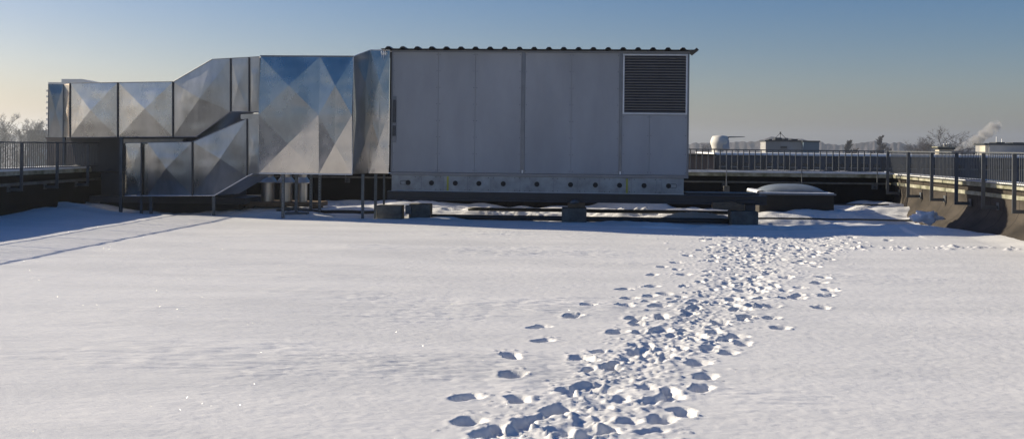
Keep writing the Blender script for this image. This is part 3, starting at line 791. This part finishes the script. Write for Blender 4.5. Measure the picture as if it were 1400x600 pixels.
# crumpled bag on the middle block
c = at(785, 275, YU-.3); mb = MB(); mb.lathe((c.x,c.y,c.z-.02), [(.02,-.06),(.13,-.05),(.16,0),(.10,.06),(.02,.08)], 14)
o = mb.build('folded_sheet', M['strut'], smooth=True); tag(o, 'crumpled grey sheet lying on the middle concrete block', 'sheet')
for v_ in o.data.vertices: v_.co.x += .05*mnoise.noise(v_.co*7); v_.co.z += .04*mnoise.noise(v_.co*6)
timber([(554,281),(562,281),(562,293),(554,293)], YU-.2, .2, 'short steel upright beside the leftmost concrete block', 'strut', 'bracket', 'steel_upright')

def pipe(pts, r, label, m='pipe', name='pipe', cat='pipe'):
    o = MB().tube(pts, r, 10).build(name, M[m], smooth=True); tag(o, label, cat); return o
def lay(px0, px1, Y, z, n=24, wob=.03):
    a, b = at(px0, 290, Y).x, at(px1, 290, Y).x
    return [(a+(b-a)*i/n, Y+wob*mnoise.noise((i*.4, Y, 0)), z+.012*mnoise.noise((i*.3, Y, 5))) for i in range(n+1)]
pipe(lay(590, 1001, YU+.02, .05), .085, 'black pipe lying on the snow in front of the long beam')
pipe(lay(640, 1000, YU+1.35, .24), .065, 'black pipe lying behind the middle concrete block under the unit')
pipe(lay(1037, 1262, YU+.7, .11, wob=.01), .032, 'thin black pipe running right from the beam towards the parapet')
pipe(lay(378, 524, YP+1.9, .12), .06, 'black pipe lying on the snow under the tall duct')
pipe(lay(1050, 1215, YU+4.4, .42, wob=.01), .03, 'thin black conduit on the drift behind the skylight')

# lightning rod feet on the far parapet side
for k, px in enumerate((993,)):
    a = at(px, 255, YB-.6)
    t = thing('lightning_rod', (a.x, YB-.6, a.z-.15), 'thin rod on a small box in front of the far parapet, beside the unit', 'rod')
    MB().tube([(a.x, YB-.6, a.z), (a.x, YB-.6, at(px, 212, YB-.6).z)], .016, 6).build('rod', M['trim'], t)
    MB().box(a.x-.11, a.x+.11, YB-.7, YB-.5, a.z-.30, a.z+.02).build('foot', M['concrete'], t, bevel=.01)

# skylight
YS0 = 36.0; a = at(1038, 262, YS0); b = at(1141, 263, YS0); zc = at(1090, 265, YS0).z; w = b.x-a.x; dp = w*.92
sk = thing('skylight', ((a.x+b.x)/2, YS0+dp/2, .1), 'square domed skylight on dark kerb with snowy frame, right of the beam', 'skylight')
mb = MB()
x0, x1, y0, y1 = a.x, b.x, YS0, YS0+dp
zf = -.12
ins = .10
mb.add([(x0-.0,y0,zf),(x1,y0,zf),(x1,y1,zf),(x0,y1,zf),(x0+.02,y0+.02,zc-.06),(x1-.02,y0+.02,zc-.06),(x1-.02,y1-.02,zc-.06),(x0+.02,y1-.02,zc-.06)],
       [(0,1,5,4),(1,2,6,5),(2,3,7,6),(3,0,4,7),(4,5,6,7)])
mb.build('kerb', mat('felted_kerb', (.032,.026,.02), .85, 0, .3, 3), sk)
MB().box(x0-.05, x1+.05, y0-.05, y1+.05, zc-.045, zc+.012).build('frame', M['trim'], sk, bevel=.01)
cx, cy = (x0+x1)/2, (y0+y1)/2; n = 28; vs = []; fs = []
hx, hy = w/2-.18, dp/2-.18; hd = at(1088, 249.5, cy).z-zc-.02
for j in range(n+1):
    for i in range(n+1):
        u, v2 = i/n*2-1, j/n*2-1
        vs.append((cx+u*hx, cy+v2*hy, zc+.02+hd*.85*((1-u**4)*(1-v2**4))**.62*(.55+.45*(1-(u*u+v2*v2)/2))))
for j in range(n):
    for i in range(n): fs.append((j*(n+1)+i, j*(n+1)+i+1, (j+1)*(n+1)+i+1, (j+1)*(n+1)+i))
M['acryl'] = mat('frosted_dome', (.20,.225,.25), .35, 0, .25, 2)
MB().add(vs, fs).build('dome', M['acryl'], sk, smooth=True)
mb = MB()
snowcap(mb, (x0+.02, y0+.09), (x1-.02, y0+.09), .17, zc+.011, .03, 40, 1.1)
snowcap(mb, (x0+.09, y0+.25), (x0+.09, y1-.05), .26, zc+.011, .07, 40, 2.1)
snowcap(mb, (x1-.09, y0+.25), (x1-.09, y1-.05), .16, zc+.011, .03, 40, 3.1)
snowcap(mb, (x0+.02, y1-.10), (x1-.02, y1-.10), .22, zc+.011, .06, 40, 4.1)
mb.build('snow', M['dirtysnow'], sk, smooth=True)

# frozen snow clod by the right wall
def clod(px, py, Y, r, label, seed, sq=(1,.8,.6)):
    c = at(px, py, Y); bm = bmesh.new(); bmesh.ops.create_icosphere(bm, subdivisions=4, radius=1)
    for v_ in bm.verts:
        k = 1+.6*mnoise.noise(v_.co*1.6+V((seed,0,0)))+.45*abs(mnoise.noise(v_.co*4.6+V((seed,3,0))))
        v_.co = V((v_.co.x*sq[0], v_.co.y*sq[1], v_.co.z*sq[2]))*r*k+c
    me = bpy.data.meshes.new('snow_lump'); bm.to_mesh(me); bm.free(); me.polygons.foreach_set('use_smooth', [True]*len(me.polygons))
    me.materials.append(M['dirtysnow']); o = bpy.data.objects.new('snow_lump', me); COL.objects.link(o); tag(o, label, 'snow lump')
clod(1266, 297, 33.0, .33, 'jagged lump of snow at the foot of the right parapet', 2.0, (1.1,.7,.55))

# ------------------------------------------------------------------ far buildings
def house(name, pts, Y, depth, m, label, cat='building', roof=None):
    """pts: (px left, px right, py top)"""
    x0, x1, yt = pts; a = at(x0, yt, Y); b = at(x1, yt, Y)
    t = thing(name, ((a.x+b.x)/2, Y+depth/2, -22), label, cat)
    zt = (a.z+b.z)/2
    MB().box(a.x, b.x, Y, Y+depth, -22, zt-.22).build('wall', M[m], t)
    MB().box(a.x-.15, b.x+.15, Y-.15, Y+depth+.15, zt-.218, zt).build('roof', M[roof or 'dirtysnow'], t)
    return t, a.x, b.x, zt
def win(t, x0, x1, Y, z0, z1, sill=True):
    w_ = MB().box(x0, x1, Y-.06, Y-.004, z0, z1).build('window', M['glass'], t)
    if sill: MB().box(x0-.06, x1+.06, Y-.20, Y-.062, z0-.10, z0-.003).build('sill', M['trim'], w_)
# long neighbour behind the far railing
Yn = 105
t, a_, b_, zt = house('office_building', (978, 1500, 211.5), Yn, 16, 'facade', 'long dark flat-roofed building just beyond the far railing')
x = a_+.4
while x < b_-1:
    win(t, x, x+.62, Yn, zt-1.35, zt-.98); x += 1.18
x = a_+.4
while x < b_-2:
    MB().box(x-.35, x-.12, Yn-.12, Yn-.01, zt-3.2, zt-.23).build('pilaster', M['beam'], t); x += 2.36
house('brick_building', (900, 977, 210.5), 98, 14, 'brownwall', 'dark brown building beyond the far railing, left of the long dark one', roof='wall')
# pale building with mast
Yq = 170
t, a_, b_, zt = house('pale_building', (1047, 1097, 192), Yq, 5, 'greywall', 'weathered pale building with roof plant and tripod mast beyond the far railing', roof='roofsheet')
win(t, at(1067,200,Yq).x, at(1076,200,Yq).x, Yq, at(1070,203,Yq).z, at(1070,200,Yq).z)
for (p, q, yy, h) in ((1049,1056,190,1.0),(1058,1070,188.5,1.2),(1071,1078,189.5,.9),(1080,1091,190,.8)):
    c0, c1 = at(p,yy,Yq+3), at(q,yy,Yq+2); MB().box(c0.x, c1.x, Yq+2, Yq+4, zt, c0.z).build('roof_plant', M['roofsheet'], t, bevel=.1)
ap = at(1067, 182, Yq+4)
for (p, yy) in ((1059,190),(1076,191),(1067,190)):
    c = at(p, yy, Yq+4+(1 if p == 1067 else 0)); MB().tube([ap, c], .04, 5).build('mast_stay', M['beam'], t)
MB().lathe((ap.x, ap.y, ap.z-.2), [(.12,0),(.12,.4)], 8).build('mast_head', M['beam'], t)
house('blue_building', (1098.5, 1120, 192.5), Yq-1, 5, 'bluewall', 'small blue grey block adjoining the weathered pale building', roof='roofsheet')
# dome with a boom
Yd = 150; c = at(984, 207, Yd); r = at(997, 207, Yd).x-c.x
t = thing('radar_dome', (c.x, Yd, -22), 'white rounded dome with a thin horizontal boom beyond the far railing', 'dome')
MB().lathe((c.x-.3, Yd, -22), [(r*.62, 0), (r*.62, c.z+22+.3)], 24).build('neck', M['whitedome'], t, smooth=True)
prof = [(r*.62,0)]+[(r*(1-abs(k/10-.42)**2.2*1.25 if k/10 > .42 else 1-.5*(.42-k/10)), r*1.55*k/10) for k in range(0, 11)]
prof = [(max(.02, p), z) for p, z in prof]; prof[-1] = (.05, r*1.5)
MB().lathe((c.x, Yd, c.z+.3), prof, 32).build('dome', M['whitedome'], t, smooth=True)
dz = c.z+.3
MB().add([(c.x+r*.15,Yd-r*.8,dz+r*.05),(c.x+r*.9,Yd-r*.55,dz+r*.05),(c.x+r*.8,Yd-r*.5,dz+r*1.0),(c.x+r*.3,Yd-r*.65,dz+r*1.1),
          (c.x+r*.15,Yd-r*1.02,dz+r*.05),(c.x+r*.95,Yd-r*.7,dz+r*.05),(c.x+r*.85,Yd-r*.62,dz+r*1.0),(c.x+r*.3,Yd-r*.82,dz+r*1.1)],
         [(0,1,2,3),(7,6,5,4),(0,4,5,1),(1,5,6,2),(2,6,7,3),(3,7,4,0)]).build('shutter', M['tower'], t)
MB().tube([at(984,188.5,Yd), at(998,187.6,Yd), at(1018,187.2,Yd)], [.13,.11,.05], 6).build('boom', M['trim'], t)
MB().tube([at(993,196,Yd), at(996,188,Yd)], .08, 6).build('boom_stay', M['trim'], t)
# chimney head with steam
Yc = 128
t, a_, b_, zt = house('chimney', (1284, 1304, 202), Yc, 1.4, 'cream', 'cream chimney block with dark cap and small pots, steam beside it', 'chimney', roof='roofsheet')
MB().box(a_-.3, b_+.3, Yc-.3, Yc+1.7, zt+.003, zt+.12).build('cap', M['coping'], t)
for k, px in enumerate((1291, 1295, 1298)):
    p = at(px, 202, Yc+.6); MB().lathe((p.x, Yc+.6, zt+.122), [(.10,0),(.10,.25+.05*k),(.16,.27+.05*k),(.02,.40+.05*k)], 12).build('pot', M['trim_light'], t, smooth=True)
# block at the right edge
Yw = 120
t, a_, b_, zt = house('pale_building', (1347, 1352, 196), Yw, 1.6, 'cream', 'narrow cream end wall of the building at the right edge', roof='roofsheet')
t, a_, b_, zt = house('grey_building', (1352.4, 1500, 196.5), Yw-.2, 4, 'greywall', 'grey building behind the right railing at the right edge', roof='roofsheet')
for (p, q, yy) in ((1362,1374,194.5),(1385,1400,194.8)):
    c0, c1 = at(p,yy,Yw+1), at(q,yy,Yw+1); MB().box(c0.x, c1.x, Yw+1, Yw+3, zt, c0.z).build('roof_plant', M['roofsheet'], t)
for px, yy in ((1362.5,187),(1370,190)):
    c = at(px, yy, Yw+2); MB().tube([(c.x,c.y,zt),(c.x,c.y,c.z)], .05, 5).build('aerial', M['trim_light'], t)
# left: tower block with balconies, small blue building, brown building
Yt_ = 520
t, a_, b_, zt = house('tower_block', (66, 180, 113), Yt_, 22, 'tower', 'tall pale tower block with balconies seen past the left end of the upper duct', 'tower block', roof='tower')
for k in range(30):
    z = zt-5-3.0*k
    if z < -20: break
    MB().box(a_-1.5, a_-.02, Yt_+1, Yt_+7, z, z+1.1).build('balcony', M['whitedome'], t)
c0, c1 = at(84,108.3,Yt_+4), at(112,108.3,Yt_+4)
MB().prism([V((c0.x,Yt_+4,zt)), V((c0.x,Yt_+4,c0.z)), V((c1.x,Yt_+4,c1.z)), V((at(126,112,Yt_+4).x,Yt_+4,at(126,111.5,Yt_+4).z)), V((at(127,113,Yt_+4).x,Yt_+4,zt))], V((0,10,0))).build('penthouse', M['tower'], t)
t, a_, b_, zt = house('blue_building', (37, 61, 178), 420, 20, 'bluewall', 'hazy blue grey block among bare trees at the left edge', roof='bluewall')
t, a_, b_, zt = house('brown_building', (64, 108, 188), 140, 12, 'brownwall', 'brown building behind the left railing under the end of the upper duct', roof='brownwall')

# ------------------------------------------------------------------ bare trees
def tree_mesh(kind, H, seed):
    rd = random.Random(seed); mb = MB(); tr = MB()
    def branch(p, d, L, r, lev):
        n = 4 if lev < 2 else 3; pts = [p]; rs = [r]; dd = d.copy(); q = p.copy()
        for i in range(n):
            dd = (dd+V((rd.gauss(0,.12), rd.gauss(0,.12), rd.gauss(.03,.08)))).normalized()
            q = q+dd*(L/n); pts.append(q.copy()); rs.append(max(.045 if kind == 'poplar' else .022, r*(1-.72*(i+1)/n)))
        (tr if lev == 0 else mb).tube(pts, rs, 5 if lev < 2 else 3, cap=False)
        if lev >= 4: return
        nb = {0: 46 if kind == 'poplar' else 15, 1: 7, 2: 5, 3: 4}[lev]
        for k in range(nb):
            s = rd.uniform(.22 if lev else .2, .98); i = min(n-1, int(s*n)); pos = pts[i].lerp(pts[i+1], s*n-i)
            az = rd.uniform(0, 6.283)
            spread = {'poplar': .27, 'round': .75, 'oak': .95}[kind]*rd.uniform(.7, 1.2)
            ax = V((math.cos(az), math.sin(az), 0)); nd = (dd*math.cos(spread)+ax*math.sin(spread)+V((0,0,.12))).normalized()
            LL = L*({'poplar': .22, 'round': .30, 'oak': .36}[kind] if lev == 0 else .56)*((1.25-1.0*s if kind == 'poplar' else 1.15-.55*s) if lev == 0 else 1)*rd.uniform(.8, 1.15)
            branch(pos, nd, LL, max(.02, r*.42), lev+1)
    branch(V((0,0,0)), V((0,0,1)), H*.92, H*.012, 0)
    return mb, tr
def plant(kind, seed, px, pytop, Y, label, H=None, group='bare trees beyond the railings', src={}):
    p = at(px, pytop, Y); H = p.z+22
    key = (kind, seed)
    t = thing('poplar_tree' if kind == 'poplar' else 'bare_tree', (p.x, Y, -22), label, 'tree', group)
    if key not in src:
        c_, t_ = tree_mesh(kind, 28.0, seed)
        src[key] = (c_.build('crown', M['bark']), t_.build('trunk', M['bark']))
        cr, tr = src[key]
    else:
        cr, tr = [o.copy() for o in src[key]]
        for o in (cr, tr): COL.objects.link(o)
    for o in (cr, tr): o.parent = t
    t.scale = (H/28,)*3; t.rotation_euler.z = seed*1.3+px
    return t
plant('round', 1, 6, 167, 400, 'bare tree at the left edge, its crown cut by the photo border')
plant('round', 2, 24, 169, 380, 'bare round-crowned tree second from the left edge')
plant('round', 3, 42, 173, 370, 'bare tree in front of the hazy blue grey block on the left')
plant('round', 1, 57, 177, 410, 'bare tree just left of the tower block')
plant('oak', 4, -14, 170, 400, 'bare tree outside the left edge of the photo')
plant('round', 2, 958, 199, 520, 'small bare tree right beside the ventilation unit')
plant('poplar', 5, 1153, 191, 420, 'shorter of the two narrow bare trees left of the tall poplar')
plant('poplar', 6, 1160.5, 188.5, 420, 'taller of the two narrow bare trees left of the tall poplar')
plant('poplar', 7, 1205, 183.5, 430, 'tall slim poplar standing alone above the wooded ridge')
plant('poplar', 5, 1237, 191, 520, 'slim bare tree right of the tall poplar')
plant('round', 3, 1247, 196, 480, 'low round bare tree right of the slim ones on the right')
plant('round', 1, 1264, 197, 460, 'low bare tree midway between the poplar and the chimney')
plant('round', 2, 1277, 198, 500, 'low bare tree just left of the chimney')
plant('oak', 4, 1290, 187, 330, 'wide bare tree behind the chimney, left of centre')
plant('oak', 8, 1309, 187, 340, 'wide bare tree behind the steam of the chimney')
plant('round', 3, 1327, 201, 480, 'low bare tree under the steam plume')

# steam
p0s, p1s = at(1302, 205, Yc+4), at(1366, 168, Yc+12)
pts = []; rs = []
for i in range(15):
    s = i/14; p = p0s.lerp(p1s, s); p.z += -.5*math.sin(s*math.pi)*1.0+.3*mnoise.noise((i*.7,2,2)); pts.append(p); rs.append(.16+1.15*s**.9*(1-.35*s))
rs[-1] = .15
mb = MB().tube(pts, rs, 18); st = mb.build('steam_plume', M['snow'], smooth=True)
m = bpy.data.materials.new('steam'); m.use_nodes = True; nt = m.node_tree; nt.nodes.remove(nt.nodes['Principled BSDF'])
pv = N(nt, 'ShaderNodeVolumePrincipled'); pv.inputs['Color'].default_value = (.95,.95,.96,1); pv.inputs['Anisotropy'].default_value = .2
tc = N(nt, 'ShaderNodeTexCoord'); nz = N(nt, 'ShaderNodeTexNoise', Scale=.8, Detail=6.0, Roughness=.65, Distortion=.9)
nt.links.new(tc.outputs['Object'], nz.inputs['Vector'])
mr = N(nt, 'ShaderNodeMapRange'); mr.inputs['From Min'].default_value = .45; mr.inputs['From Max'].default_value = .72; mr.inputs['To Max'].default_value = 2.6
nt.links.new(nz.outputs['Fac'], mr.inputs['Value']); nt.links.new(mr.outputs[0], pv.inputs['Density'])
nt.links.new(pv.outputs[0], nt.nodes['Material Output'].inputs['Volume']); st.data.materials[0] = m
tag(st, 'white steam drifting up to the right from beside the cream chimney', 'steam')

# ------------------------------------------------------------------ haze
hz = MB().box(-3600, 3600, -3600, 3600, -23.2, 60).build('haze', M['snow'])
m = bpy.data.materials.new('air'); m.use_nodes = True; nt = m.node_tree; nt.nodes.remove(nt.nodes['Principled BSDF'])
pv = N(nt, 'ShaderNodeVolumePrincipled'); pv.inputs['Color'].default_value = (.72,.79,.90,1); pv.inputs['Anisotropy'].default_value = .42; pv.inputs['Density'].default_value = .0004
nt.links.new(pv.outputs[0], nt.nodes['Material Output'].inputs['Volume']); hz.data.materials[0] = m
tag(hz, 'thin winter haze over the town', 'haze', kind='stuff')

# ------------------------------------------------------------------ light
EL, AZ = R(20.2), R(17.4)
to_sun = V((-math.cos(AZ)*math.cos(EL), math.sin(AZ)*math.cos(EL), math.sin(EL)))
ld = bpy.data.lights.new('sun', 'SUN'); ld.energy = 5.0; ld.angle = R(.5); ld.color = (1, .885, .675)
lo_ = bpy.data.objects.new('sun', ld); COL.objects.link(lo_); lo_.rotation_euler = (-to_sun).to_track_quat('-Z', 'Y').to_euler()
w = bpy.data.worlds.new('World'); scene.world = w; w.use_nodes = True; nt = w.node_tree
bg = nt.nodes['Background']; sky = nt.nodes.new('ShaderNodeTexSky'); sky.sky_type = 'NISHITA'; sky.sun_disc = False
sky.sun_elevation = EL; sky.sun_rotation = math.atan2(to_sun.x, to_sun.y)
sky.air_density = 1.0; sky.dust_density = 1.15; sky.ozone_density = 2.4; sky.altitude = 50
hs = N(nt, 'ShaderNodeHueSaturation'); hs.inputs['Saturation'].default_value = 1.5
cb = N(nt, 'ShaderNodeVectorMath', operation='MULTIPLY'); cb.inputs[1].default_value = (1.01, .957, 1.065)   # clear-air colour balance of the whole sky
nt.links.new(sky.outputs[0], cb.inputs[0]); nt.links.new(cb.outputs[0], hs.inputs['Color'])
nt.links.new(hs.outputs[0], bg.inputs[0]); bg.inputs[1].default_value = .055

# ------------------------------------------------------------------ camera
cam = bpy.data.cameras.new('camera'); co_ = bpy.data.objects.new('camera', cam); COL.objects.link(co_)
cam.sensor_width = 36; cam.lens = 36*F/1400; cam.shift_y = -(300-HY)/1400; cam.clip_end = 20000; cam.clip_start = .1
from mathutils import Matrix
co_.matrix_world = Matrix.Translation((0, 0, EYE)) @ Matrix.Rotation(PSI, 4, 'Z') @ Matrix.Rotation(R(90), 4, 'X') @ Matrix.Rotation(ROLL, 4, 'Z')
scene.camera = co_
scene.view_settings.view_transform = 'Standard'; scene.view_settings.look = 'None'
scene.view_settings.gamma = 1; scene.view_settings.use_curve_mapping = False
scene.view_settings.exposure = 0.68
scene.cycles.max_bounces = 6; scene.cycles.volume_bounces = 0
